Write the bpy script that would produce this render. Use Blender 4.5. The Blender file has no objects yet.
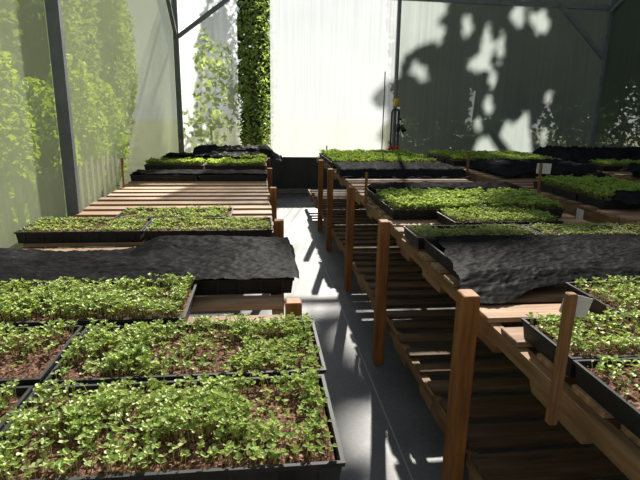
import bpy, math, random
from mathutils import Vector, Matrix, noise
C = bpy.context.scene.collection
rnd = random.Random(7)

# ------------------------------------------------------------------ materials
def nt(name):
    m = bpy.data.materials.new(name); m.use_nodes = True
    t = m.node_tree; t.nodes.clear()
    o = t.nodes.new('ShaderNodeOutputMaterial')
    return m, t, o
def N(t, typ, **kw):
    n = t.nodes.new(typ)
    for k, v in kw.items():
        if k in n.inputs: n.inputs[k].default_value = v
        else: setattr(n, k, v)
    return n
def ramp(t, fac, stops):
    r = t.nodes.new('ShaderNodeValToRGB')
    el = r.color_ramp.elements
    while len(el) < len(stops): el.new(0.5)
    for e, (p, c) in zip(el, stops):
        e.position = p; e.color = (*c, 1)
    t.links.new(fac, r.inputs[0]); return r.outputs[0]
def coords(t, scale=(1,1,1), kind='Object'):
    tc = t.nodes.new('ShaderNodeTexCoord'); mp = t.nodes.new('ShaderNodeMapping')
    mp.inputs['Scale'].default_value = scale
    t.links.new(tc.outputs[kind], mp.inputs[0]); return mp.outputs[0]
def noisetex(t, vec, scale, detail=4, rough=.55, dist=0):
    n = N(t, 'ShaderNodeTexNoise', Scale=scale, Detail=detail, Roughness=rough, Distortion=dist)
    t.links.new(vec, n.inputs['Vector']); return n.outputs['Fac']
def principled(name, stops, scale=(1,1,1), ns=8, rough=.7, spec=.3, bump=0, detail=4, metallic=0, rand=0, sheen=0):
    m, t, o = nt(name)
    p = N(t, 'ShaderNodeBsdfPrincipled', Roughness=rough, Metallic=metallic)
    p.inputs['Specular IOR Level'].default_value = spec
    if sheen: p.inputs['Sheen Weight'].default_value = sheen
    v = coords(t, scale)
    f = noisetex(t, v, ns, detail)
    c = ramp(t, f, stops)
    if rand:
        oi = t.nodes.new('ShaderNodeObjectInfo')
        hs = N(t, 'ShaderNodeHueSaturation')
        mr = N(t, 'ShaderNodeMapRange'); mr.inputs['To Min'].default_value = 1-rand; mr.inputs['To Max'].default_value = 1+rand
        t.links.new(oi.outputs['Random'], mr.inputs[0]); t.links.new(mr.outputs[0], hs.inputs['Value'])
        t.links.new(c, hs.inputs['Color']); c = hs.outputs[0]
    t.links.new(c, p.inputs['Base Color'])
    if bump:
        b = N(t, 'ShaderNodeBump', Strength=bump, Distance=.01)
        t.links.new(f, b.inputs['Height']); t.links.new(b.outputs[0], p.inputs['Normal'])
    t.links.new(p.outputs[0], o.inputs[0]); return m
def leafmat(name, dark, light, trans=.5, ns=30, rough=.5):
    m, t, o = nt(name)
    g = N(t, 'ShaderNodeNewGeometry')
    f = noisetex(t, g.outputs['Position'], ns, 2)
    c = ramp(t, f, [(.3, dark), (.7, light)])
    d = N(t, 'ShaderNodeBsdfDiffuse'); tr = N(t, 'ShaderNodeBsdfTranslucent'); mx = N(t, 'ShaderNodeMixShader', Fac=trans)
    t.links.new(c, d.inputs[0])
    hs = N(t, 'ShaderNodeHueSaturation', Hue=.485, Saturation=1.1, Value=1.35); t.links.new(c, hs.inputs['Color'])
    t.links.new(hs.outputs[0], tr.inputs[0])
    t.links.new(d.outputs[0], mx.inputs[1]); t.links.new(tr.outputs[0], mx.inputs[2])
    gl = N(t, 'ShaderNodeBsdfGlossy', Roughness=rough); gl.inputs[0].default_value = (.8,.8,.7,1)
    m2 = N(t, 'ShaderNodeMixShader', Fac=.04)
    t.links.new(mx.outputs[0], m2.inputs[1]); t.links.new(gl.outputs[0], m2.inputs[2])
    t.links.new(m2.outputs[0], o.inputs[0]); return m
def film(name, clear, col, scale=(30,30,.5), var=.25, refl=.25):
    """greenhouse plastic: part clear, part light-scattering, with vertical creases"""
    m, t, o = nt(name)
    f = noisetex(t, coords(t, scale), 1.0, 5, .6)
    f2 = noisetex(t, coords(t, (1,1,1)), .9, 3)
    mr = N(t, 'ShaderNodeMapRange'); mr.inputs['From Min'].default_value = .3; mr.inputs['From Max'].default_value = .7
    mr.inputs['To Min'].default_value = max(0, clear-var); mr.inputs['To Max'].default_value = min(1, clear+var)
    ad = N(t, 'ShaderNodeMath', operation='MULTIPLY_ADD'); ad.inputs[1].default_value = .6
    t.links.new(f, ad.inputs[0])
    m4 = N(t, 'ShaderNodeMath', operation='MULTIPLY'); m4.inputs[1].default_value = .4; t.links.new(f2, m4.inputs[0])
    t.links.new(m4.outputs[0], ad.inputs[2]); t.links.new(ad.outputs[0], mr.inputs[0])
    tp = N(t, 'ShaderNodeBsdfTransparent'); tr = N(t, 'ShaderNodeBsdfTranslucent'); d = N(t, 'ShaderNodeBsdfDiffuse')
    tr.inputs[0].default_value = (*col, 1); d.inputs[0].default_value = (*col, 1)
    a = N(t, 'ShaderNodeMixShader', Fac=refl); b = N(t, 'ShaderNodeMixShader')
    t.links.new(tr.outputs[0], a.inputs[1]); t.links.new(d.outputs[0], a.inputs[2])
    t.links.new(mr.outputs[0], b.inputs[0]); t.links.new(a.outputs[0], b.inputs[1]); t.links.new(tp.outputs[0], b.inputs[2])
    t.links.new(b.outputs[0], o.inputs[0]); return m

M = {}
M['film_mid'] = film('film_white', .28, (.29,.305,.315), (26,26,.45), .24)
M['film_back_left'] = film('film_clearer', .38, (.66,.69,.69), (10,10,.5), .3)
M['film_right_panel'] = film('film_shade_darkened', .24, (.19,.21,.20), (22,22,.5), .12, .05)  # film colour darkened to deepen the tree shade on this panel
M['film_left'] = film('film_hedge_tinted', .27, (.58,.63,.40), (14,14,.4), .06, .5)  # green-yellow light off the hedge is put into this film colour
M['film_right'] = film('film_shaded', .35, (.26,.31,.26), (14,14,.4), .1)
M['film_roof'] = film('film_roof', .60, (.10,.11,.10), (6,1,6), .1)
M['film_front'] = film('film_front', .12, (.2,.21,.2), (6,1,6), .05)
M['steel'] = principled('grey_steel', [(.3,(.13,.145,.15)),(.7,(.20,.215,.22))], ns=6, rough=.55, spec=.4)
M['post'] = principled('redwood_post', [(.25,(.16,.06,.017)),(.55,(.31,.125,.036)),(.8,(.41,.19,.06))], (9,9,.9), 4, .7, .25, .4, 6, rand=.18)
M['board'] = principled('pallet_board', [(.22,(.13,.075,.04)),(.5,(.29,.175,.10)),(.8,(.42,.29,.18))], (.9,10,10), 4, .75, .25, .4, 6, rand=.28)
M['shelf_board_shaded'] = principled('shelf_board_shaded', [(.22,(.06,.04,.022)),(.5,(.14,.09,.05)),(.8,(.22,.15,.09))], (.9,10,10), 4, .8, .15, .4, 6, rand=.3)  # pallet board colour darkened to paint in the shade under the bench
M['stringer'] = principled('pallet_stringer', [(.22,(.10,.055,.025)),(.5,(.25,.145,.068)),(.8,(.38,.25,.13))], (9,.9,9), 4, .75, .25, .5, 6, rand=.2)
M['stake'] = principled('stake_wood', [(.3,(.17,.075,.03)),(.7,(.32,.17,.08))], (30,30,2), 3, .75, .2, .2, rand=.15)
M['tray'] = principled('black_tray', [(.3,(.010,.011,.012)),(.7,(.022,.023,.024))], ns=14, rough=.55, spec=.35)
M['rim'] = principled('tray_rim', [(.3,(.022,.023,.024)),(.7,(.05,.05,.05))], ns=18, rough=.6, spec=.12)
M['soil'] = principled('potting_mix', [(.25,(.025,.012,.008)),(.46,(.10,.046,.030)),(.62,(.25,.145,.095)),(.78,(.52,.40,.29))], ns=95, rough=.95, spec=.1, bump=.8, detail=6)
M['soil_dull'] = principled('dry_potting_mix', [(.25,(.04,.028,.018)),(.5,(.13,.095,.06)),(.8,(.32,.25,.17))], ns=95, rough=.95, spec=.1, bump=.8, detail=6)
def cloth_mat():
    m, t, o = nt('black_shade_cloth'); v = coords(t)
    f = noisetex(t, v, 9, 6); fine = noisetex(t, coords(t, (1,1.6,1)), 60, 4, .7)
    c = ramp(t, f, [(.3,(.006,.006,.0064)),(.7,(.016,.016,.016))])
    d = N(t, 'ShaderNodeBsdfDiffuse'); gl = N(t, 'ShaderNodeBsdfGlossy', Roughness=.5); gl.inputs[0].default_value = (.9,.9,.9,1)
    b = N(t, 'ShaderNodeBump', Strength=.22, Distance=.012); t.links.new(fine, b.inputs['Height'])
    for n in (d, gl): t.links.new(b.outputs[0], n.inputs['Normal'])
    t.links.new(c, d.inputs[0]); mx = N(t, 'ShaderNodeMixShader', Fac=.006)
    t.links.new(d.outputs[0], mx.inputs[1]); t.links.new(gl.outputs[0], mx.inputs[2]); t.links.new(mx.outputs[0], o.inputs[0]); return m
M['cloth'] = cloth_mat()
M['knee'] = principled('dark_panel', [(.3,(.030,.032,.030)),(.7,(.05,.052,.048))], (3,3,1), 3, .6, .3)
M['kick'] = principled('weathered_board', [(.3,(.14,.14,.13)),(.7,(.24,.24,.22))], (2,10,10), 3, .7, .3)
M['card'] = principled('white_card', [(.3,(.62,.62,.58)),(.7,(.78,.78,.74))], ns=20, rough=.6)
M['leaf'] = leafmat('seedling_leaf', (.14,.255,.036), (.49,.59,.18), .45, 45)
M['leaf_bright'] = leafmat('seedling_leaf_bright', (.14,.27,.03), (.40,.50,.13), .5, 40)
M['leaf_dull'] = leafmat('seedling_leaf_dull', (.15,.22,.05), (.40,.44,.17), .4, 40)
M['stem'] = leafmat('seedling_stem', (.28,.30,.12), (.50,.46,.26), .3, 20)
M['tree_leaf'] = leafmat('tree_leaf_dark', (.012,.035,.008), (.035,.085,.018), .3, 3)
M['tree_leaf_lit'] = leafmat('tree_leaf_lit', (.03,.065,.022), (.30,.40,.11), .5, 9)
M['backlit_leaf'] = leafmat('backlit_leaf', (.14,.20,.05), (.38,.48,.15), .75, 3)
M['low_leaf'] = leafmat('low_leaf', (.10,.20,.015), (.36,.50,.05), .5, 2.0)
M['shrub_leaf'] = leafmat('shrub_leaf', (.12,.19,.04), (.26,.34,.08), .4, 1.0)
M['bark'] = principled('bark', [(.3,(.03,.022,.016)),(.7,(.09,.07,.05))], (4,4,1), 5, .9, .1, .6)
M['picket'] = principled('fence_picket', [(.3,(.20,.19,.17)),(.7,(.36,.34,.31))], (8,8,1), 4, .8, .2, rand=.2)
M['black'] = principled('black_pipe', [(.3,(.012,.012,.013)),(.7,(.02,.02,.021))], rough=.4, spec=.5)
M['red'] = principled('red_fitting', [(.3,(.45,.015,.015)),(.7,(.6,.03,.02))], rough=.4, spec=.5)
M['yellow'] = principled('yellow_tag', [(.3,(.55,.36,.03)),(.7,(.65,.45,.06))], rough=.5)
M['ground'] = principled('pale_ground', [(.3,(.10,.11,.05)),(.7,(.20,.20,.12))], ns=1.2, rough=.95, spec=.1)
# floor: dark grey ground sheet with dust, and two seams
def floor_mat():
    m, t, o = nt('grey_ground_sheet')
    p = N(t, 'ShaderNodeBsdfPrincipled', Roughness=.5)
    p.inputs['Specular IOR Level'].default_value = .45
    v = coords(t)
    a = noisetex(t, v, 2.2, 6, .65); b = noisetex(t, v, 45, 3)
    mx = N(t, 'ShaderNodeMath', operation='MULTIPLY_ADD'); mx.inputs[1].default_value = .35
    t.links.new(b, mx.inputs[0])
    sc = N(t, 'ShaderNodeMath', operation='MULTIPLY'); sc.inputs[1].default_value = .65; t.links.new(a, sc.inputs[0])
    t.links.new(sc.outputs[0], mx.inputs[2])
    c = ramp(t, mx.outputs[0], [(.3,(.10,.10,.10)),(.5,(.155,.155,.154)),(.72,(.23,.23,.225))])
    sx = t.nodes.new('ShaderNodeSeparateXYZ'); t.links.new(v, sx.inputs[0])
    prev = c
    for ax, pos in (('X', .66), ('Y', 5.7)):
        s = N(t, 'ShaderNodeMath', operation='SUBTRACT'); s.inputs[1].default_value = pos; t.links.new(sx.outputs[ax], s.inputs[0])
        ab = N(t, 'ShaderNodeMath', operation='ABSOLUTE'); t.links.new(s.outputs[0], ab.inputs[0])
        lt = N(t, 'ShaderNodeMath', operation='LESS_THAN'); lt.inputs[1].default_value = .004 if ax == 'X' else .02; t.links.new(ab.outputs[0], lt.inputs[0])
        mc = t.nodes.new('ShaderNodeMix'); mc.data_type = 'RGBA'
        t.links.new(lt.outputs[0], mc.inputs[0]); t.links.new(prev, mc.inputs[6])
        mc.inputs[7].default_value = (.33,.33,.33,1) if ax == 'X' else (.12,.12,.12,1)
        prev = mc.outputs[2]
    t.links.new(prev, p.inputs['Base Color'])
    r = N(t, 'ShaderNodeMapRange'); r.inputs['To Min'].default_value = .38; r.inputs['To Max'].default_value = .62
    t.links.new(a, r.inputs[0]); t.links.new(r.outputs[0], p.inputs['Roughness'])
    bp = N(t, 'ShaderNodeBump', Strength=.12, Distance=.01); t.links.new(mx.outputs[0], bp.inputs['Height']); t.links.new(bp.outputs[0], p.inputs['Normal'])
    t.links.new(p.outputs[0], o.inputs[0]); return m
M['floor'] = floor_mat()

# ------------------------------------------------------------------ mesh helpers
class MB:
    def __init__(s): s.v = []; s.f = []; s.mi = []
    def add(s, vs, fs, mi=0):
        k = len(s.v); s.v += [tuple(v) for v in vs]
        s.f += [tuple(i+k for i in f) for f in fs]; s.mi += [mi]*len(fs)
    def box(s, x0, x1, y0, y1, z0, z1, mi=0, ch=0.0):
        if ch <= 0:
            vs = [(x,y,z) for z in (z0,z1) for y in (y0,y1) for x in (x0,x1)]
            s.add(vs, [(0,2,3,1),(4,5,7,6),(0,1,5,4),(2,6,7,3),(0,4,6,2),(1,3,7,5)], mi); return
        # chamfered along the four long vertical / top edges: octagon-like section in each direction
        c = ch
        vs = []
        for (z, e) in ((z0,c),(z0+c,0),(z1-c,0),(z1,c)):
            x0_,x1_,y0_,y1_ = x0+e,x1-e,y0+e,y1-e
            vs += [(x0_+c,y0_,z),(x1_-c,y0_,z),(x1_,y0_+c,z),(x1_,y1_-c,z),(x1_-c,y1_,z),(x0_+c,y1_,z),(x0_,y1_-c,z),(x0_,y0_+c,z)]
        fs = [tuple(range(7,-1,-1)), tuple(range(24,32))]
        for r in range(3):
            for i in range(8):
                fs.append((r*8+i, r*8+(i+1)%8, r*8+8+(i+1)%8, r*8+8+i))
        s.add(vs, fs, mi)
    def tube(s, pts, r, n=8, mi=0, caps=True):
        pts = [Vector(p) for p in pts]; rr = r if isinstance(r, (list,tuple)) else [r]*len(pts)
        k = len(s.v); prev = None
        for i, p in enumerate(pts):
            d = (pts[min(i+1,len(pts)-1)]-pts[max(i-1,0)]).normalized()
            a = d.cross(Vector((0,0,1)) if abs(d.z) < .9 else Vector((1,0,0))).normalized()
            if prev is not None:
                a = (prev - d*prev.dot(d)).normalized()
            prev = a; b = d.cross(a)
            for j in range(n):
                q = p + (a*math.cos(2*math.pi*j/n)+b*math.sin(2*math.pi*j/n))*rr[i]
                s.v.append(tuple(q))
        fs = []
        for i in range(len(pts)-1):
            for j in range(n):
                fs.append((k+i*n+j, k+i*n+(j+1)%n, k+(i+1)*n+(j+1)%n, k+(i+1)*n+j))
        if caps:
            fs.append(tuple(k+j for j in range(n-1,-1,-1))); fs.append(tuple(k+(len(pts)-1)*n+j for j in range(n)))
        s.f += fs; s.mi += [mi]*len(fs)
    def mesh(s, name, mats, smooth=False):
        me = bpy.data.meshes.new(name); me.from_pydata(s.v, [], s.f)
        for m in mats: me.materials.append(m)
        if len(mats) > 1: me.polygons.foreach_set('material_index', s.mi)
        if smooth: me.polygons.foreach_set('use_smooth', [True]*len(me.polygons))
        me.update(); return me
def link(name, me, parent=None, loc=(0,0,0), rz=0):
    o = bpy.data.objects.new(name, me); C.objects.link(o)
    o.location = loc; o.rotation_euler[2] = rz
    if parent: o.parent = parent
    return o
def obj(name, mb, mat, parent=None, loc=(0,0,0), smooth=False):
    mats = mat if isinstance(mat, list) else [mat]
    return link(name, mb.mesh(name, mats, smooth), parent, loc)
def tag(o, label, cat, group=None, kind=None):
    o['label'] = label; o['category'] = cat
    if group: o['group'] = group
    if kind: o['kind'] = kind
    return o
def thing(name, label, cat, loc=(0,0,0), group=None, rz=0):
    return tag(link(name, None, None, loc, rz), label, cat, group)
def struct(name, mb, mat, smooth=False):
    o = obj(name, mb, mat, None, (0,0,0), smooth); o['kind'] = 'structure'; return o
def quad(name, a, b, c, d, mat):
    m = MB(); m.add([a,b,c,d], [(0,1,2,3)]); return struct(name, m, mat)

# ------------------------------------------------------------------ the greenhouse shell
XL, XR, YB, YF = -1.43, 6.46, 9.62, -2.6
EAVE = 3.75; RIDGE = 4.6; XM = (XL+XR)/2
m = MB(); m.box(XL, XR, YF, YB, -.03, 0); struct('floor', m, M['floor'])
m = MB(); m.box(-22, 30, -14, 70, -.2, -.03); g = struct('ground', m, M['ground'])
KN = .736
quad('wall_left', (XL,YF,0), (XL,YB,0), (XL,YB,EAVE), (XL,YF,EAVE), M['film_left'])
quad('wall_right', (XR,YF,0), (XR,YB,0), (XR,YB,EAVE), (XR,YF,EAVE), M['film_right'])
# the back wall is hung in three widths of film
x1, x2 = .21, 2.52
def rz_(x): return EAVE + (RIDGE-EAVE)*(1-abs(x-XM)/(XR-XM))
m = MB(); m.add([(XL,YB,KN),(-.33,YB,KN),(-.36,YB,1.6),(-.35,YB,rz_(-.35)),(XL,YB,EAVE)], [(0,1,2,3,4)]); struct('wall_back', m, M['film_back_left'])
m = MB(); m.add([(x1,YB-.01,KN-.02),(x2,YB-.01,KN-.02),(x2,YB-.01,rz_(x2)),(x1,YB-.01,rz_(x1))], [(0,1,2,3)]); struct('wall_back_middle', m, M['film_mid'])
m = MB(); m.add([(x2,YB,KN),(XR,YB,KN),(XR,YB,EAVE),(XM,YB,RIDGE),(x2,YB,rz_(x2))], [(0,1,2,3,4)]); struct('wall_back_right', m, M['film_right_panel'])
m = MB(); m.add([(XL,YF,0),(XR,YF,0),(XR,YF,EAVE),(XM,YF,RIDGE),(XL,YF,EAVE)], [(0,1,2,3,4)]); struct('wall_front', m, M['film_front'])
m = MB(); m.add([(XL,YF,EAVE),(XM,YF,RIDGE),(XM,YB,RIDGE),(XL,YB,EAVE),(XR,YF,EAVE),(XR,YB,EAVE)], [(0,1,2,3),(1,4,5,2)]); struct('ceiling', m, M['film_roof'])
m = MB(); m.box(XL, XR, YB-.03, YB+.03, 0, KN); struct('baseboard_back', m, M['knee'])
m = MB(); m.box(XL, XR, YB-.05, YB-.03, .06, .15, ch=.004); m.box(XL, XR, YB-.045, YB-.03, 0, .045); struct('trim_1', m, M['kick'])
m = MB(); m.box(XL-.02, XL+.02, YF, YB, 0, .25); struct('baseboard_left', m, M['knee'])
m = MB(); m.box(XR-.02, XR+.02, YF, YB, 0, .45); struct('baseboard_right', m, M['knee'])
ti = [1]
def trim(mb):
    ti[0] += 1; return struct('trim_%d' % ti[0], mb, M['steel'])
def bar(p, q, w=.04):
    m = MB(); p, q = Vector(p), Vector(q); d = (q-p).normalized()
    a = d.cross(Vector((0,0,1)) if abs(d.z) < .95 else Vector((0,1,0))).normalized(); b = d.cross(a)
    vs = [p+a*(s*w)+b*(u*w) for s, u in ((-1,-1),(1,-1),(1,1),(-1,1))]; vs += [v+(q-p) for v in vs]
    m.add(vs, [(3,2,1,0),(4,5,6,7),(0,1,5,4),(1,2,6,5),(2,3,7,6),(3,0,4,7)]); return m
for y in (-1.2, 3.98): 
    m = MB(); m.box(XL+.01, XL+.095, y-.035, y+.035, 0, EAVE, ch=.006); trim(m)
m = MB(); m.box(XL+.01, XL+.10, YB-.11, YB-.05, 0, EAVE, ch=.006); trim(m)
m = MB(); m.box(XR-.09, XR-.01, YB-.11, YB-.05, 0, EAVE, ch=.006); trim(m)
for y in (-1.2, 4.2):
    m = MB(); m.box(XR-.09, XR-.01, y-.035, y+.035, 0, EAVE, ch=.006); trim(m)
m = MB(); m.tube([(2.475,YB-.09,0),(2.455,YB-.09,RIDGE-.5)], .036, 12); trim(m)              # centre pole
trim(bar((XL+.1,YB-.08,3.52), (XR-.08,YB-.08,3.46), .035))                                    # tie beam
trim(bar((XL+.09,YB-.10,2.74), (-.30,YB-.10,3.50), .033))                                     # knee braces
trim(bar((5.40,YB-.10,3.49), (XR-.08,YB-.10,2.60), .033))
trim(bar((XL+.06,YB-.10,2.74), (XL+.06,8.55,3.42), .028))
trim(bar((XR-.06,YB-.12,3.40), (XR-.06,8.3,4.0), .03))
trim(bar((XL+.05,YF,EAVE-.04), (XL+.05,YB,EAVE-.04), .035)); trim(bar((XR-.05,YF,EAVE-.04), (XR-.05,YB,EAVE-.04), .035))

# ------------------------------------------------------------------ benches
def slat(name, parent, x0, x1, y, w, z0, th, r, mat='board'):
    m = MB(); L = x1-x0
    m.box(-L/2, L/2, -w/2, w/2, 0, th, ch=.0025)
    o = obj(name, m, M[mat], parent, ((x0+x1)/2 + r.uniform(-.012,.012), y, z0 + r.uniform(-.001,.001)))
    o.rotation_euler[2] = r.uniform(-.008,.008); return o
def stringer(parent, x0, x1, y0, y1, z0, z1, name='stringer', notch=True):
    L = y1-y0
    prof = [(0,z0)]
    if notch:
        for c in (.27, .73):
            a, b = L*c-.12, L*c+.12
            prof += [(a-.02,z0),(a,z0+.036),(b,z0+.036),(b+.02,z0)]
    prof += [(L,z0),(L,z1),(0,z1)]
    n = len(prof); m = MB()
    vs = [(x0,y,z) for y,z in prof]+[(x1,y,z) for y,z in prof]
    m.add(vs, [tuple(range(n-1,-1,-1)), tuple(range(n,2*n))]+[(i,(i+1)%n,n+(i+1)%n,n+i) for i in range(n)])
    return obj(name, m, M['stringer'], parent, (0,y0,0))
def post(parent, x0, x1, y, d, h):
    m = MB(); m.box(x0, x1, -d/2, d/2, 0, h, ch=.004)
    return obj('post', m, M['post'], parent, (0,y,0))
def bench(label, x0, x1, ya, yb, top, pitch, w, front_x, posts, ph, back_posts=None, back_x=None, shelf=None, group=None, edge=lambda y: 0, deep=.115):
    b = thing('slatted_bench', label, 'bench', (0,0,0), group); r = random.Random(int(x0*1000)+5)
    y = ya
    while y < yb:
        slat('slat', b, x0+edge(y)+(.03 if shelf and y < 1.5 else 0), x1, y, w*r.uniform(.9,1.08), top-.02, .02, r); y += pitch
    y = ya-.1
    xs = [(x0+.0, x0+.04), ((x0+x1)/2-.02, (x0+x1)/2+.02), (x1-.04, x1)]
    while y < yb-.3:
        y1 = min(y+1.19, yb+.06)
        for k, (a, c) in enumerate(xs): stringer(b, a+(edge(y+.6) if k == 0 else 0), c+(edge(y+.6) if k == 0 else 0), y, y1, top-deep, top-.0205)
        y += 1.2
    for py, d, *px in posts:
        px = px[0] if px else 0
        post(b, front_x[0]+px, front_x[1]+px, py, d, ph)
    for py in back_posts or []: post(b, back_x[0], back_x[1], py, .07, ph-.12)
    if shelf:
        z, p2, w2, s0, s1 = shelf; y = s0
        while y < s1:
            slat('shelf_slat', b, x0-.045, x1-.02, y, w2*(1.65 if y < 2.0 else 1)*r.uniform(.8,1.08), z-.02, .02, r, 'shelf_board_shaded'); y += p2*r.uniform(.92,1.08)
        y = s0-.06
        while y < s1-.3:
            y1 = min(y+1.19, s1+.06)
            for a, c in ((x0-.055, x0-.015), (x1-.06, x1-.02)): stringer(b, a, c, y, y1, z-.11, z-.0205, 'shelf_stringer')
            y += 1.2
    return b
LT = .82; RT = .84; BT = .88
bench('long slatted wooden bench against the left plastic wall', -1.37, .085, .78, 9.3, LT, .213, .122,
      (.09,.15), [(1.83,.06),(3.29,.07),(4.71,.07),(6.28,.07),(7.58,.07),(9.0,.07)], .90,
      [.9,3.3,6.3,9.0], (-1.32,-1.26))
bench('long two-tier wooden bench along the right side of the aisle', .860, 2.36, .78, 8.72, RT, .205, .135,
      (.745,.805), [(.55,.09),(1.74,.085,-.01),(3.02,.085,-.025),(4.41,.085,.012),(5.80,.085,.018),(6.83,.085,.030)], .947,
      [.8,3.0,5.8,8.4], (2.30,2.36), (.30,.19,.105,1.0,8.6), edge=lambda y: .10*min(1,max(0,(y-1.8)/4.2)))
bench('second wooden pallet bench right of the two-tier bench', 2.58, 4.05, 2.3, 8.7, BT, .215, .135,
      (2.515,2.575), [(2.5,.07),(5.5,.07),(8.5,.07)], .84, [2.5,5.5,8.5], (4.06,4.12), deep=.16)
bench('dark wooden bench standing farthest right by the shaded wall', 4.45, 6.1, 4.2, 8.9, .86, .23, .135,
      (4.38,4.44), [(4.5,.07),(6.6,.07),(8.7,.07)], .82, [4.5,6.6,8.7], (6.11,6.17))

# ------------------------------------------------------------------ seedling trays
def leafquad(mb, p, az, el, L, W, mi):
    d = Vector((math.cos(az)*math.cos(el), math.sin(az)*math.cos(el), math.sin(el)))
    s = Vector((-math.sin(az), math.cos(az), 0)); up = d.cross(s)*-1
    if up.z < 0: up = -up
    f = up*(W*.22)
    vs = [p, p+d*L*.35+s*W*.5+f, p+d*L*.78+s*W*.4+f*.8, p+d*L, p+d*L*.78-s*W*.4+f*.8, p+d*L*.35-s*W*.5+f]
    mb.add(vs, [(0,1,2,3),(0,3,4,5)], mi)
def seedlings(seed, w, d, n, h0, h1, leaf, bare=(), patch=.15, clump=4.0):
    r = random.Random(seed); mb = MB(); cnt = 0; tries = 0
    while cnt < n and tries < n*6:
        tries += 1
        x, y = r.uniform(-w/2,w/2), r.uniform(-d/2,d/2)
        q = noise.noise((x*clump*2.2+seed*3.1, y*clump*2.2, seed*1.7))
        if q < -patch and r.random() < .8: continue
        sc = 1.0
        skip = False
        for (bx,by,rx,ry,pr_) in bare:
            e = ((x-bx)/rx)**2+((y-by)/ry)**2
            if e < 1 and r.random() < pr_: skip = True
            if e < 1.3: sc = .75
        if skip: continue
        cnt += 1
        h = r.uniform(h0,h1)*(1+.5*q)*sc; a = r.uniform(0,6.283); tl = r.uniform(0,.45)
        b = Vector((x,y,-.004)); t = b+Vector((math.cos(a)*math.sin(tl)*h, math.sin(a)*math.sin(tl)*h, math.cos(tl)*h))
        s1 = Vector((math.cos(a+1.57), math.sin(a+1.57), 0))*.0011; s2 = Vector((math.cos(a+3.6), math.sin(a+3.6),0))*.0011; s3 = -(s1+s2)
        mb.add([b+s1,b+s2,b+s3,t+s1,t+s2,t+s3], [(0,1,4,3),(1,2,5,4),(2,0,3,5)], 1)
        k = r.choice((2,2,3,4)); a0 = r.uniform(0,6.283)
        for i in range(k):
            L = leaf*r.uniform(.7,1.3)
            leafquad(mb, t-Vector((0,0,.004 if i > 1 else 0)), a0+i*(3.14 if k == 2 else 6.283/k)+r.uniform(-.3,.3), r.uniform(-.15,.75), L, L*r.uniform(.7,.95), 0)
    return mb
def soilmesh(seed, w, d, chips=0):
    r = random.Random(seed); mb = MB(); nx, ny = 30, 16
    vs = []
    for j in range(ny+1):
        for i in range(nx+1):
            x, y = -w/2+w*i/nx, -d/2+d*j/ny
            e = min(i, nx-i, j, ny-j)
            z = .006*noise.noise((x*22,y*22,seed)) + .005*noise.noise((x*60,y*60,seed+3)) - (.006 if e == 0 else 0)
            vs.append((x,y,z))
    mb.add(vs, [(j*(nx+1)+i, j*(nx+1)+i+1, (j+1)*(nx+1)+i+1, (j+1)*(nx+1)+i) for j in range(ny) for i in range(nx)])
    for k in range(chips):
        x, y = r.uniform(-w/2+.01,w/2-.01), r.uniform(-d/2+.01,d/2-.01); s = r.uniform(.003,.009); a = r.uniform(0,6.28)
        ux, uy = math.cos(a)*s, math.sin(a)*s; z = r.uniform(.002,.009); q = r.uniform(-.004,.004)
        mb.add([(x-ux,y-uy,z-q),(x+uy*.5,y-ux*.5,z+.001),(x+ux,y+uy,z+q),(x-uy*.5,y+ux*.5,z-.001)], [(0,1,2,3)])
    return mb
cache = {}
def cached(key, fn):
    if key not in cache: cache[key] = fn()
    return cache[key]
def tray_body(w, d, h):
    mb = MB(); t = .004; tp = .012     # tapered walls, open top
    def ring(e, z): return [(-w/2+e,-d/2+e,z),(w/2-e,-d/2+e,z),(w/2-e,d/2-e,z),(-w/2+e,d/2-e,z)]
    vs = ring(tp,0)+ring(0.004,h-.004)+ring(.004+t,h-.004)+ring(tp+t,.006)
    fs = [(3,2,1,0),(12,13,14,15)]
    for a in (0,4,8):
        for i in range(4): fs.append((a+i,a+(i+1)%4,a+4+(i+1)%4,a+4+i))
    mb.add(vs, fs)
    # pressed ribs on the outside walls
    n = max(3, int(w/.09))
    for i in range(n):
        x = -w/2+.05+(w-.1)*i/(n-1)
        for s in (-1,1):
            y = s*(d/2-.006); mb.box(x-.005, x+.005, min(y,y+s*.004), max(y,y+s*.004), .012, h-.012)
    return mb
def tray_rim(w, d, h):
    mb = MB()
    def ring(e, z): return [(-w/2+e,-d/2+e,z),(w/2-e,-d/2+e,z),(w/2-e,d/2-e,z),(-w/2+e,d/2-e,z)]
    vs = ring(0,h-.010)+ring(-.001,h)+ring(.008,h)+ring(.007,h-.010)
    fs = []
    for a in (0,4,8):
        for i in range(4): fs.append((a+i,a+(i+1)%4,a+4+(i+1)%4,a+4+i))
    for i in range(4): fs.append((12+i,12+(i+1)%4,(i+1)%4,i))
    mb.add(vs, fs); return mb
VAR = {   # shared seedling beds
    'green':  dict(n=620, h0=.022, h1=.045, leaf=.017, patch=.22, mat='leaf'),
    'bright': dict(n=900, h0=.035, h1=.065, leaf=.022, patch=.5, mat='leaf_bright'),
    'lush':   dict(n=850, h0=.03, h1=.065, leaf=.022, patch=.35, mat='leaf'),
    'dull':   dict(n=760, h0=.012, h1=.028, leaf=.012, patch=.25, mat='leaf_dull'),
    'sparse': dict(n=520, h0=.015, h1=.034, leaf=.012, patch=.12, mat='leaf'),
}
SH = .37
tcount = [0]
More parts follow.
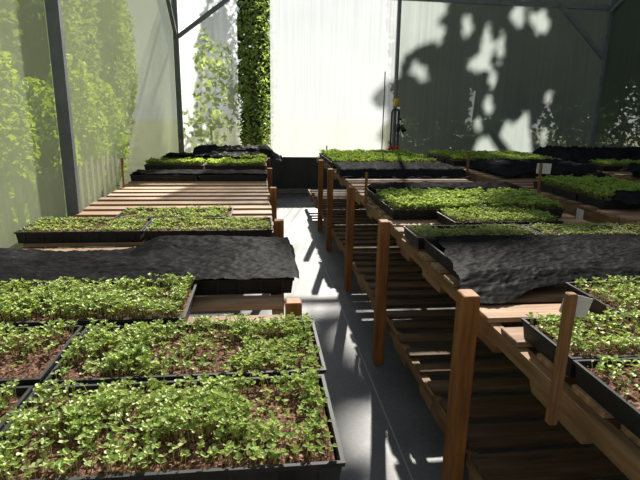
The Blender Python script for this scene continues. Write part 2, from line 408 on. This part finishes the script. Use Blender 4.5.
def tray(label, x0, x1, y0, y1, z, kind=None, bare=None, own=None, rz=0.0, h=.07, soil='soil', group='black seedling trays'):
    """kind: which seedling bed; own: keyword changes for a bed of its own; None: no bed (cloth lies over it)"""
    tcount[0] += 1; k = tcount[0]
    w, d = round(x1-x0,3), round(y1-y0,3)
    t = thing('seedling_tray', label, 'tray', ((x0+x1)/2,(y0+y1)/2,z), group, rz)
    link('tray_body', cached(('b',w,d,h), lambda: tray_body(w,d,h).mesh('tray_body',[M['tray']])), t)
    link('rim', cached(('r',w,d,h), lambda: tray_rim(w,d,h).mesh('rim',[M['rim']])), t)
    if kind:
        sm = M['soil_dull'] if kind in ('dull',) else M['soil']
        if own is not None:
            s = link('soil', soilmesh(k, w-.03, d-.03, 900).mesh('soil',[sm]), t, (0,0,h-.014))
        else:
            v = k % 2
            s = link('soil', cached(('s',v,w,d,sm.name), lambda: soilmesh(50+v, w-.03, d-.03, 150).mesh('soil',[sm])), t, (0,0,h-.014))
        P = dict(VAR[kind]); mat = P.pop('mat')
        if own is not None:
            P.update(own)
            me = seedlings(k*7+1, w-.04, d-.04, P['n'], P['h0'], P['h1'], P['leaf'], bare or (), P['patch']).mesh('seedlings',[M[mat],M['stem']])
        else:
            v = k % 3
            P['n'] = int(P['n']*w*d/(.74*.37))
            me = cached(('p',kind,v,w,d), lambda: seedlings(200+v, w-.04, d-.04, P['n'], P['h0'], P['h1'], P['leaf'], (), P['patch']).mesh('seedlings',[M[mat],M['stem']]))
        o = link('seedlings', me, t, (0,0,h-.012)); o['kind'] = 'stuff'
    return t
G1 = 'trays of seedlings on the left bench'; G2 = 'trays of seedlings on the two-tier bench'; G3 = 'trays on the benches farther right'
own = dict
# left bench, nearest first
tray('nearest seedling tray on the left bench, its right end by the aisle', -.582, .168, .915, 1.285, LT, 'green', ((.02,-.13,.22,.06,.6),(.30,-.1,.07,.09,.6),(-.1,-.02,.06,.05,.7)), own(n=1350, h0=.022, h1=.048, leaf=.0118, patch=.2), group=G1)
tray('seedling tray cut off at the lower left corner of the photo', -1.345, -.592, .93, 1.29, LT, 'green', (), own(n=1400, leaf=.0118, patch=.3), group=G1)
tray('second seedling tray from the front, reddish bare soil over its right half', -.575, .178, 1.310, 1.665, LT, 'green', ((.0,.0,.14,.13,.75),(.2,-.05,.2,.1,.45),(-.12,-.16,.3,.04,.6)), own(n=1350, h0=.02, h1=.045, leaf=.0118, patch=.3), group=G1)
tray('left seedling tray in the second row with a bare brown front', -1.345, -.590, 1.325, 1.68, LT, 'green', ((.2,-.1,.26,.09,.92),), own(n=800, h0=.025, h1=.045, leaf=.0118), group=G1)
tray('lush tall seedling tray touching the front of the rumpled black cloth', -1.02, -.265, 1.72, 2.09, LT, 'lush', ((.22,0.02,.1,.12,.5),), own(n=1500, h0=.03, h1=.06, leaf=.013, patch=.4), group=G1)
tray('black tray under the right end of the rumpled black cloth', -.60, .142, 2.12, 2.48, LT, group=G1)
tray('black tray under the left end of the rumpled black cloth', -1.36, -.615, 2.13, 2.49, LT, group=G1)
tray('seedling tray behind the rumpled cloth, reaching the left wall', -1.40, -.695, 3.06, 3.43, LT, 'sparse', ((.0,-.05,.3,.08,.4),), own(n=750, h0=.015, h1=.03, leaf=.012, patch=.25), group=G1)
tray('seedling tray behind the rumpled cloth, its right end at the aisle post', -.685, .075, 3.055, 3.425, LT, 'sparse', (), own(n=800, h0=.015, h1=.03, leaf=.012, patch=.25), group=G1)
tray('short seedling tray just in front of the empty bench slats', -.95, -.195, 3.44, 3.79, LT, 'sparse', (), own(n=750, h0=.015, h1=.03, leaf=.012, patch=.3), group=G1)
tray('black tray under the flat cloth behind the empty slats, at the wall', -1.375, -.665, 5.70, 6.06, LT, group=G1)
tray('black tray under the flat cloth behind the empty slats, at the aisle', -.655, .085, 5.70, 6.06, LT, group=G1)
tray('bright green seedling tray far down the left bench by the wall', -1.375, -.675, 6.42, 6.79, LT+.02, 'bright', h=.075, group=G1)
tray('bright green seedling tray far down the left bench by the aisle', -.665, .085, 6.42, 6.79, LT+.02, 'bright', h=.075, group=G1)
tray('far tray on the left bench half covered by black cloth', -1.36, -.62, 7.30, 7.68, LT, 'green', h=.075, group=G1)
tray('far tray with pale seedlings peeking from under cloth at the aisle', -.60, .11, 7.30, 7.68, LT, 'bright', h=.075, group=G1)
# two-tier bench; measured at rim height .89, set on a bench 2 cm higher
S = .972
def rtray(label, x0, x1, y0, y1, *a, **k): return tray(label, x0*S, x1*S, y0*S, y1*S, RT, *a, group=G2, **k)
rtray('tray on the two-tier bench nearest the camera, bare soil along its aisle side', .915, 1.69, .95, 1.305, 'lush', ((-.25,-.02,.14,.16,.75),), own(n=640, h0=.025, h1=.05, leaf=.0135))
rtray('tray just behind the tall stake with a white card', .917, 1.69, 1.315, 1.625, 'lush', ((-.2,.0,.2,.06,.4),), own(n=760, h0=.022, h1=.045, leaf=.013, patch=.4))
rtray('tray tucked against the front hem of the large black cloth on the two-tier bench', 1.306, 2.06, 1.645, 1.99, 'lush', (), own(n=800, h0=.022, h1=.045, leaf=.013))
rtray('tray under the aisle end of the large black cloth', .925, 1.30, 2.17, 2.79)
rtray('tray under the middle of the large black cloth', 1.31, 1.685, 2.17, 2.79)
rtray('dull olive seedling tray behind the large cloth, at the aisle', .898, 1.672, 2.81, 3.125, 'dull', (), own(n=1000))
rtray('dull olive seedling tray behind the large cloth, at the bench back', 1.685, 2.45, 2.80, 3.12, 'dull', (), own(n=1000))
rtray('seedling tray set back from the aisle edge beside bare boards', 1.272, 2.03, 3.205, 3.60, 'green', (), own(n=1000, h0=.02, h1=.04, leaf=.0135))
rtray('bright seedling tray with its black side facing the bare boards', .965, 1.70, 3.64, 4.00, 'lush', (), own(n=900))
rtray('seedling tray ending at the gap before the second bench', 1.715, 2.30, 3.64, 4.00, 'lush', (), own(n=700))
rtray('second bright tray back behind the bare boards, at the aisle', .97, 1.72, 4.015, 4.37, 'lush')
rtray('second bright tray back behind the bare boards, away from aisle', 1.735, 2.36, 4.015, 4.37, 'lush')
rtray('tray under the narrow dark cloth in front of the bare slats, at the aisle', .985, 1.73, 4.385, 4.74)
rtray('tray under the narrow dark cloth, away from the aisle', 1.745, 2.40, 4.385, 4.74)
rtray('tray under the aisle end of the far sagging black cloth', .955, 1.70, 6.10, 6.47)
FR = ((6.98,7.36),(7.42,7.80),(7.86,8.24),(8.30,8.68))
for i, (a, b) in enumerate(FR):
    row = ('front', 'second', 'third', 'rear')[i]
    rtray('sunlit pale green tray at the far bench end, %s row, aisle side' % row, .985, 1.735, a, b, 'bright')
    rtray('sunlit pale green tray at the far bench end, %s row, right side' % row, 1.75, 2.46, a, b, 'bright')
# second bench
def btray(label, *a, **k): return tray(label, *a, group=G3, **k)
btray('green tray on the second bench behind the small white card, front row', 2.63, 3.37, 3.66, 4.02, BT, 'bright')
btray('green tray on the second bench behind the small white card, middle row', 2.63, 3.37, 4.03, 4.39, BT, 'bright')
btray('green tray on the second bench behind the small white card, rear row', 2.64, 3.38, 4.40, 4.76, BT, 'bright')
btray('covered black tray on the second bench behind the white card', 2.85, 3.59, 5.50, 5.87, BT)
for i, (a, b) in enumerate(((6.75,7.12),(7.16,7.53),(7.57,7.94))):
    row = ('front', 'middle', 'rear')[i]
    btray('vivid green tray far down the second bench, %s row, left half' % row, 2.60, 3.32, a, b, BT, 'bright')
    btray('vivid green tray far down the second bench, %s row, right half' % row, 3.34, 4.02, a, b, BT, 'bright')
# farthest bench
btray('dark tray on the farthest right bench, nearest its front', 4.48, 5.22, 5.45, 5.82, .86, 'green')
btray('tray with yellowish seedlings on the farthest right bench', 4.48, 5.22, 6.35, 6.72, .86, 'bright')

# ------------------------------------------------------------------ black cloths
def cloth(label, x0, x1, y0, y1, boxes, top, low, nx=70, ny=40, wr=.010, seed=1, fall=1.6, name='shade_cloth', edge=.02, shape=None, front=None, back=None, left=None):
    mb = MB(); vs = []
    for j in range(ny+1):
        for i in range(nx+1):
            u, v = i/nx, j/ny
            ex = edge*noise.noise((v*6, seed, 1.3)) ; ey = edge*1.3*noise.noise((u*7, seed, 4.1))
            fr = .006*noise.noise((u*90, v*90, seed))
            x = x0+(x1-x0)*u + ex*(1 if i in (0,nx) else .6) + fr; y = y0+(y1-y0)*v + ey + fr
            if front: y += front(x)*(1-v)
            if left: x += left(y)*(1-u)
            if back: y += back(x)*v
            dmin = 9
            for (a,b,c,d) in boxes:
                dx = max(a-x, 0, x-b); dy = max(c-y, 0, y-d); dmin = min(dmin, math.hypot(dx,dy))
            z = max(low, top-fall*dmin)
            q = min(1, max(0, (z-low)/(top-low+1e-6)))
            n1 = noise.noise((x*3+seed, y*6, seed)); n2 = noise.noise((x*7+y*3, y*15+seed*2-x*2, 3.3)); n3 = 1-abs(noise.noise((x*7+y*5+seed, y*11-x*3, 7.7)))*2
            z += wr*(.55*abs(n1)+.45*abs(n2)+.35*max(0,n3)) + .0015*noise.noise((x*70,y*70,seed))
            n4 = 1-abs(noise.noise((x*19+y*9, y*31-x*8, seed+2.2)))*2; n5 = 1-abs(noise.noise((x*37-y*20, y*52+x*14, seed+5.1)))*2
            z += wr*(.40*max(0,n4)**3+.05*max(0,n5)**3)
            if shape: z += shape(x, y)
            vs.append((x,y,z))
    mb.add(vs, [(j*(nx+1)+i, j*(nx+1)+i+1, (j+1)*(nx+1)+i+1, (j+1)*(nx+1)+i) for j in range(ny) for i in range(nx)])
    o = obj(name, mb, M['cloth'], None, (0,0,0), True)
    return tag(o, label, 'cloth', 'black shade cloths over trays')
g = lambda x,y,cx,cy,rx,ry: math.exp(-((x-cx)/rx)**2-((y-cy)/ry)**2)
cloth('large rumpled black cloth across the left bench behind the lush tray', -1.39, .165, 2.09, 2.88,
      [(-.55,.150,2.08,2.80),(-1.40,.142,2.08,2.46)], .896, .845, 150, 90, .011, 2, .42, back=lambda x: -.10 if x < -.75 else (-.10*(-.55-x)/.2 if x < -.55 else 0),
      shape=lambda x,y: .022*g(x,y,-.38,2.74,.30,.15)+.016*g(x,y,-.05,2.5,.2,.3)+.05*g(x,y,-1.33,2.62,.14,.16)+.015*g(x,y,-.5,2.35,.3,.12))
cloth('flat black cloth on trays just behind the empty slats, left bench', -1.36, .10, 5.715, 6.12, [(-1.375,.085,5.70,6.06)], .897, .84, 70, 24, .014, 3)
cloth('black cloth bunched over trays far down the left bench', -1.30, .10, 7.28, 7.95, [(-1.36,-.30,7.28,7.7),(-.7,.0,7.45,8.0)], .925, .845, 70, 30, .05, 4, .8)
cloth('topmost black cloth at the far end of the left bench, hanging over its aisle corner', -1.02, .36, 8.15, 8.95, [(-1.0,.14,8.3,8.95)], .945, .78, 70, 30, .06, 5, .9)
cloth('large creased black cloth on the two-tier bench nearest the camera', .845, 2.42, 1.885, 2.755, [(.91,2.42,2.10,2.73)], .910, .846, 160, 110, .011, 6, .27, edge=.035,
      front=lambda x: .11*min(1,max(0,(x-.92)/.45))+.02*math.sin(x*11), left=lambda y: .12*min(1,max(0,(y-2.0)/.7)), shape=lambda x,y: .010*g(x,y,1.2,2.4,.2,.2))
cloth('narrow dark cloth behind the bright seedlings on the two-tier bench', .985, 2.36, 4.27, 4.90, [(1.05,2.3,4.30,4.62)], .950, .845, 80, 26, .02, 7, .5)
cloth('far sagging black cloth before the sunlit trays at the two-tier bench end', .92, 2.44, 5.78, 6.72, [(.93,2.40,5.92,6.70)], .925, .842, 80, 30, .025, 8, 1.2)
cloth('black cloth on the second bench below the vivid green trays', 2.68, 4.03, 5.45, 6.68, [(2.9,4.0,5.9,6.66),(2.86,3.6,5.52,5.87)], .965, .885, 60, 30, .04, 9, .7)
cloth('small black cloth bundle on a green tray at the right photo edge', 2.70, 3.10, 3.50, 3.80, [(2.76,3.05,3.58,3.72)], 1.0, .93, 30, 22, .03, 10, .8)
cloth('dark folded cloth lying over the front trays of the farthest bench', 4.40, 6.05, 5.35, 5.98, [(4.5,6.0,5.45,5.9)], .985, .90, 60, 24, .05, 11, .8)
cloth('dark cloth heaped behind the yellowish tray on the farthest bench', 4.25, 6.1, 6.85, 7.9, [(4.35,6.0,7.0,7.8)], 1.03, .875, 70, 30, .07, 12, 1.0)

# ------------------------------------------------------------------ plant markers
def marker(label, x, y, z0, z1, w=.012, card=None, tilt=(0,0), group='plant marker stakes'):
    t = thing('plant_marker', label, 'plant marker', (x,y,z0), group)
    m = MB(); h = z1-z0; m.box(-w/2, w/2, -w/2, w/2, 0, h, ch=w*.12)
    obj('stake', m, M['stake'], t)
    if card:
        cw, chh, cx, cz, rz, ry = card
        m = MB(); m.box(-cw/2, cw/2, -.001, .001, -chh/2, chh/2)
        c = obj('card', m, M['card'], t, (cx, w/2+.0015, cz)); c.rotation_euler = (0, ry, rz)
    t.rotation_euler = (tilt[0], tilt[1], 0); return t
marker('tall brown stake with a slanted white card on the near bench rail', .792, 1.185, .765, 1.147, .0255, (.078,.056,.027,.343,-.05,.24), (0,.02))
marker('stake with a white card at the front edge of the second bench', 2.560, 4.50, .80, 1.150, .02, (.14,.095,.035,.30,0,0.04))
marker('short brown stake beside the narrow dark cloth at the aisle', .90, 4.32, .77, 1.085, .022)
marker('thin dark stake at the far aisle corner of the two-tier bench', 1.10, 8.55, .84, 1.02, .018)
marker('stake with a small white tip by the left wall at the empty slats', -1.335, 5.28, .82, 1.11, .018, (.03,.07,0,.255,0,0))
marker('small stake with white tip far down the left bench', -1.25, 8.55, .83, 1.10, .018, (.03,.05,0,.24,0,0))
marker('pale stake standing beside the far end of the second bench', 2.565, 6.2, .74, 1.12, .028)
m = MB(); m.tube([(0,0,0),(0,0,1.36)], .009, 8)
tag(obj('metal_rod', m, M['steel'], None, (2.035,8.60,.84)), 'thin upright metal rod rising from the sunlit far trays', 'rod')
m = MB(); m.box(-.0015,.0015,-.045,.045,-.045,.045)
c = obj('paper_tag', m, M['card'], None, (2.5780,3.86,.80)); tag(c, 'square pale tag fixed on the side rail of the second bench', 'tag')

# irrigation riser beside the centre pole
t = thing('irrigation_riser', 'black water pipes with red fittings and yellow tag beside the centre pole', 'water pipe', (2.46,9.42,0))
m = MB(); m.tube([(-.075,0,0),(-.075,0,1.56),(-.06,0,1.60),(0,0,1.61),(.05,0,1.60)], .016, 10); obj('supply_pipe', m, M['black'], t, smooth=True)
m = MB(); m.tube([(.055,0,0),(.055,0,1.60)], .022, 10); m.tube([(.055,0,1.22),(.055,0,1.36)], .036, 10); obj('riser_pipe', m, M['black'], t, smooth=True)
m = MB(); m.tube([(.055,0,1.34),(.13,-.02,1.28)], .02, 8); m.tube([(.10,-.02,1.33),(.17,-.03,1.22)], [.03,.045], 8); m.tube([(.045,-.02,1.48),(.10,-.03,1.43)], .018, 8); obj('valve', m, M['black'], t, smooth=True)
m = MB(); m.tube([(.0,.0,1.66),(.0,0,1.80)], [.052,.046], 12); obj('band', m, M['yellow'], t, smooth=True)
for x in (-.075,.055):
    m = MB(); m.tube([(x,0,.88),(x,0,.97)], .034, 10); m.tube([(x-.05,0,.90),(x+.05,0,.90)], .016, 8); obj('fitting', m, M['red'], t, smooth=True)

# ------------------------------------------------------------------ outdoors
def leafcloud(mb, pts, s0, s1, r, mi=0):
    for p in pts:
        p = Vector(p); d = Vector((r.gauss(0,1),r.gauss(0,1),r.gauss(0,.7))).normalized()
        q = Vector((r.gauss(0,1),r.gauss(0,1),r.gauss(0,1))); sd = d.cross(q).normalized()
        L = r.uniform(s0,s1); W = L*r.uniform(.4,.6)
        mb.add([p-d*L*.5, p+sd*W*.5, p+d*L*.5, p-sd*W*.5], [(0,1,2,3)], mi)
def blob(r, c, rad, n):
    out = []
    while len(out) < n:
        v = Vector((r.uniform(-1,1),r.uniform(-1,1),r.uniform(-1,1)))
        if v.length > 1 or (v.length < .45 and r.random() < .6): continue
        if noise.noise((v.x*2.3+c[0], v.y*2.3+c[1], v.z*2.3)) < -.22: continue
        out.append((c[0]+v.x*rad[0], c[1]+v.y*rad[1], c[2]+v.z*rad[2]))
    return out
def plant(name, label, cat, base, pts, s0, s1, mat, trunk_h, tr=.1, group=None, seed=1, branches=()):
    r = random.Random(seed); t = thing(name, label, cat, base, group); b = Vector(base)
    mb = MB(); leafcloud(mb, [Vector(p)-b for p in pts], s0, s1, r); obj('foliage', mb, M[mat], t)
    m = MB(); m.tube([(0,0,0),(.06*trunk_h*r.uniform(-1,1),.05*trunk_h*r.uniform(-1,1),trunk_h*.5),(.03,.0,trunk_h)], [tr,tr*.8,tr*.5], 8)
    for q in branches: m.tube([(0,0,trunk_h*.7),tuple((Vector(q)-b)*.6+Vector((0,0,trunk_h*.25))),tuple(Vector(q)-b)], [tr*.5,tr*.35,tr*.15], 6)
    obj('trunk', m, M['bark'], t, smooth=True); return t
SUN = Vector((.22,1,.65))     # direction towards the sun
# the big tree behind the right of the back wall: its crown shades that film
r = random.Random(3); pts = []
holes = [(2.84,2.35,.10,.16),(3.0,2.22,.09,.14),(3.2,2.95,.12,.2),(4.15,2.75,.10,.42),(3.98,2.42,.16,.15),(4.43,2.75,.06,.3),(4.30,2.2,.08,.17),(4.27,1.68,.1,.22),(4.12,1.35,.08,.14),
         (4.5,.85,.42,.36),(5.2,.85,.42,.36),(4.85,.7,.8,.25),(5.05,1.35,.13,.25),(4.75,1.25,.12,.2),(5.5,1.15,.12,.16),(3.75,3.1,.10,.2),(5.15,3.2,.15,.2),(4.75,3.3,.2,.2),(5.45,1.9,.07,.12)]
def shade(x, z):
    if z < 3.3: e = 2.25+max(0,(z-1.9))*.85 + .18*noise.noise((z*3,1.1,2)) + (.12 if z < 1.7 else 0)
    elif z < 3.75: e = 3.2 + .5*noise.noise((z*1.3,5.1,2))
    elif z < 5.55: e = 1.55 + .35*noise.noise((z*2.3,5.1,2))
    else: e = 3.9 + .8*noise.noise((z*1.3,5.1,2))
    if x < e: return False
    if 3.75 < z < 5.6 and x < 2.45 and noise.noise((x*2.6,z*2.6,2.2)) > .06: return False
    if z > 3.8 and 2.45 < x < 3.9 and noise.noise((x*2.2,z*2.2,4.4)) > -.02: return False
    for hx,hz,rx,rz2 in holes:
        if ((x-hx)/(rx+.06))**2+((z-hz)/(rz2+.06))**2 < 1: return False
    if z > 5.6 and noise.noise((x*1.6,z*1.6,9.1)) > .22: return False
    return True
while len(pts) < 48000:
    x, z = r.uniform(1.2,9.0), r.uniform(.2,6.4)
    if not shade(x,z): continue
    tt = r.uniform(5.0,9.5); p = Vector((x,YB,z))+SUN*tt
    pts.append(p)
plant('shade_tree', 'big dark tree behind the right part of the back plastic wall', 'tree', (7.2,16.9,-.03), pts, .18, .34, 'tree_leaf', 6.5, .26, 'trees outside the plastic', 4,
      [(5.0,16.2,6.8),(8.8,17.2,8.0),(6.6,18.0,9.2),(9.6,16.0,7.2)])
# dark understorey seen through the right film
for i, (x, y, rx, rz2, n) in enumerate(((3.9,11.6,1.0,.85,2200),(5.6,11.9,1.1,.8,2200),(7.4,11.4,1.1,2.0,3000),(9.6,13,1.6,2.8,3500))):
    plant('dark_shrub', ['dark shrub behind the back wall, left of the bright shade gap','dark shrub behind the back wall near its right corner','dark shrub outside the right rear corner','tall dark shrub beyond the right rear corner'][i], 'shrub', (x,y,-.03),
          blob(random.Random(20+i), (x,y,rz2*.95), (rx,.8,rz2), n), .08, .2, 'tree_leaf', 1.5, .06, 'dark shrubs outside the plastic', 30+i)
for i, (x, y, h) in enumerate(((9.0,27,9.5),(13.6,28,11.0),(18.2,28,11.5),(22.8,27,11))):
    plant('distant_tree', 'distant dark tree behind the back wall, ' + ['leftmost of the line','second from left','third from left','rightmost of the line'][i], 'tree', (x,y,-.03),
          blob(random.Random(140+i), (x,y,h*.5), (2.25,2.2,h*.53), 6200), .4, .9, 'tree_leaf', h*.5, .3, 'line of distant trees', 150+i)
# trees outside the right wall
for i, (x, y) in enumerate(((8.8,9.2),(8.9,5.9),(9.0,2.6),(9.2,-.7))):
    plant('dense_tree', ['dense dark tree outside the right wall, rearmost','dense dark tree outside the right wall, second from the back','dense dark tree outside the right wall, third from the back','dense dark tree outside the right wall, nearest'][i], 'tree', (x,y,-.03),
          blob(random.Random(40+i), (x,y,3.4), (1.6,1.62,3.6), 8000), .2, .42, 'tree_leaf', 3.0, .15, 'dense trees outside the right wall', 50+i)
# leafy tree visible through the left part of the back wall
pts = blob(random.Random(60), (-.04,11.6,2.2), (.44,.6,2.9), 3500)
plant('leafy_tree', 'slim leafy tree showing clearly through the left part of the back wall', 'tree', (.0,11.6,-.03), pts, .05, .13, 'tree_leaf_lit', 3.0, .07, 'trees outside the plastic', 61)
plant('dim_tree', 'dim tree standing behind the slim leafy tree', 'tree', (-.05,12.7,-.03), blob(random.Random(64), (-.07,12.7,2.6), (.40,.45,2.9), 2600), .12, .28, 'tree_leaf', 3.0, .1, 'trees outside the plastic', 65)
pts = blob(random.Random(62), (-1.1,11.9,1.9), (.7,.5,1.3), 800)
plant('leafy_shrub', 'pale leafy shrub behind the left end of the back wall', 'shrub', (-1.1,11.9,-.03), pts, .10, .24, 'backlit_leaf', 1.6, .03, None, 63)
# yellow-green hedge outside the left wall, one shrub after another
HW = ['nearest','second','third','fourth','rearmost']
for i, (y, h, x) in enumerate(((8.5,6.4,-4.5),(10.5,5.8,-4.2),(12.6,6.8,-4.5),(14.8,6.4,-4.4),(17.4,6.2,-4.8))):
    plant('hedge_shrub', 'yellow-green shrub outside the left wall, %s in the row' % HW[i], 'shrub', (x,y,-.03),
          blob(random.Random(70+i), (x,y,h*.5), (1.0,.85+.035*y,h*.55), 11000), .07+.003*y, .14+.008*y, 'shrub_leaf', h*.5, .05, 'shrubs outside the left wall', 80+i)
for i, (y, h) in enumerate(((5.9,2.3),(7.3,1.9),(8.7,2.3),(10.1,2.0))):
    plant('low_shrub', 'low bright shrub in front of the left hedge, %s of four' % ['nearest','second','third','rearmost'][i], 'shrub', (-2.85,y,-.03),
          blob(random.Random(170+i), (-2.85,y,h*.5), (.42,.72,h*.52), 3000), .06, .15, 'low_leaf', h*.45, .03, 'low shrubs outside the left wall', 180+i)
f = thing('picket_fence', 'grey picket fence standing outside the left wall', 'fence', (-2.15,0,-.03))
for i in range(40):
    y = -1.0+i*.235; h = .98+.05*math.sin(i*2.1); m = MB()
    m.add([(-.01,-.05,0),(-.01,.05,0),(-.01,.05,h-.05),(-.01,0,h),(-.01,-.05,h-.05),(.01,-.05,0),(.01,.05,0),(.01,.05,h-.05),(.01,0,h),(.01,-.05,h-.05)],
          [(0,1,2,3,4),(9,8,7,6,5),(0,5,6,1),(1,6,7,2),(2,7,8,3),(3,8,9,4),(4,9,5,0)])
    obj('picket', m, M['picket'], f, (0,y,0))
for z in (.25,.75):
    m = MB(); m.box(-.045,-.01,-1.1,8.4,z,z+.07); obj('rail', m, M['picket'], f)

# ------------------------------------------------------------------ light
s = bpy.data.lights.new('sun','SUN'); s.energy = 18; s.angle = math.radians(.9); s.color = (1,.955,.87)
so = bpy.data.objects.new('sun', s); C.objects.link(so)
so.rotation_euler = SUN.to_track_quat('Z','Y').to_euler()
w = bpy.data.worlds.new('sky'); bpy.context.scene.world = w; w.use_nodes = True
t = w.node_tree; t.nodes.clear()
o = t.nodes.new('ShaderNodeOutputWorld'); b = t.nodes.new('ShaderNodeBackground')
tc = t.nodes.new('ShaderNodeTexCoord'); sp = t.nodes.new('ShaderNodeSeparateXYZ'); t.links.new(tc.outputs['Generated'], sp.inputs[0])
c = ramp(t, sp.outputs['Z'], [(0,(1.6,1.6,1.55)),(.22,(1.1,1.15,1.2)),(.45,(.75,.82,.95)),(1,(.42,.58,.9))])
t.links.new(c, b.inputs[0]); b.inputs[1].default_value = .5; t.links.new(b.outputs[0], o.inputs[0])

# ------------------------------------------------------------------ camera
PITCH, YAW, ROLL = math.radians(14.2), math.radians(6.75), math.radians(.9)
fw = Vector((math.sin(YAW)*math.cos(PITCH), math.cos(YAW)*math.cos(PITCH), -math.sin(PITCH)))
rt = Vector((math.cos(YAW), -math.sin(YAW), 0)); up = rt.cross(fw)
r2 = rt*math.cos(ROLL)+up*math.sin(ROLL); u2 = up*math.cos(ROLL)-rt*math.sin(ROLL)
cd = bpy.data.cameras.new('camera'); cam = bpy.data.objects.new('camera', cd); C.objects.link(cam)
mx = Matrix((r2, u2, -fw)).transposed().to_4x4(); mx.translation = (0,0,1.6); cam.matrix_world = mx
cd.sensor_width = 36; cd.lens = 518/640*36; cd.clip_start = .05
sc = bpy.context.scene; sc.camera = cam
sc.view_settings.view_transform = 'Standard'; sc.view_settings.look = 'None'; sc.view_settings.exposure = 0
sc.cycles.transparent_max_bounces = 16
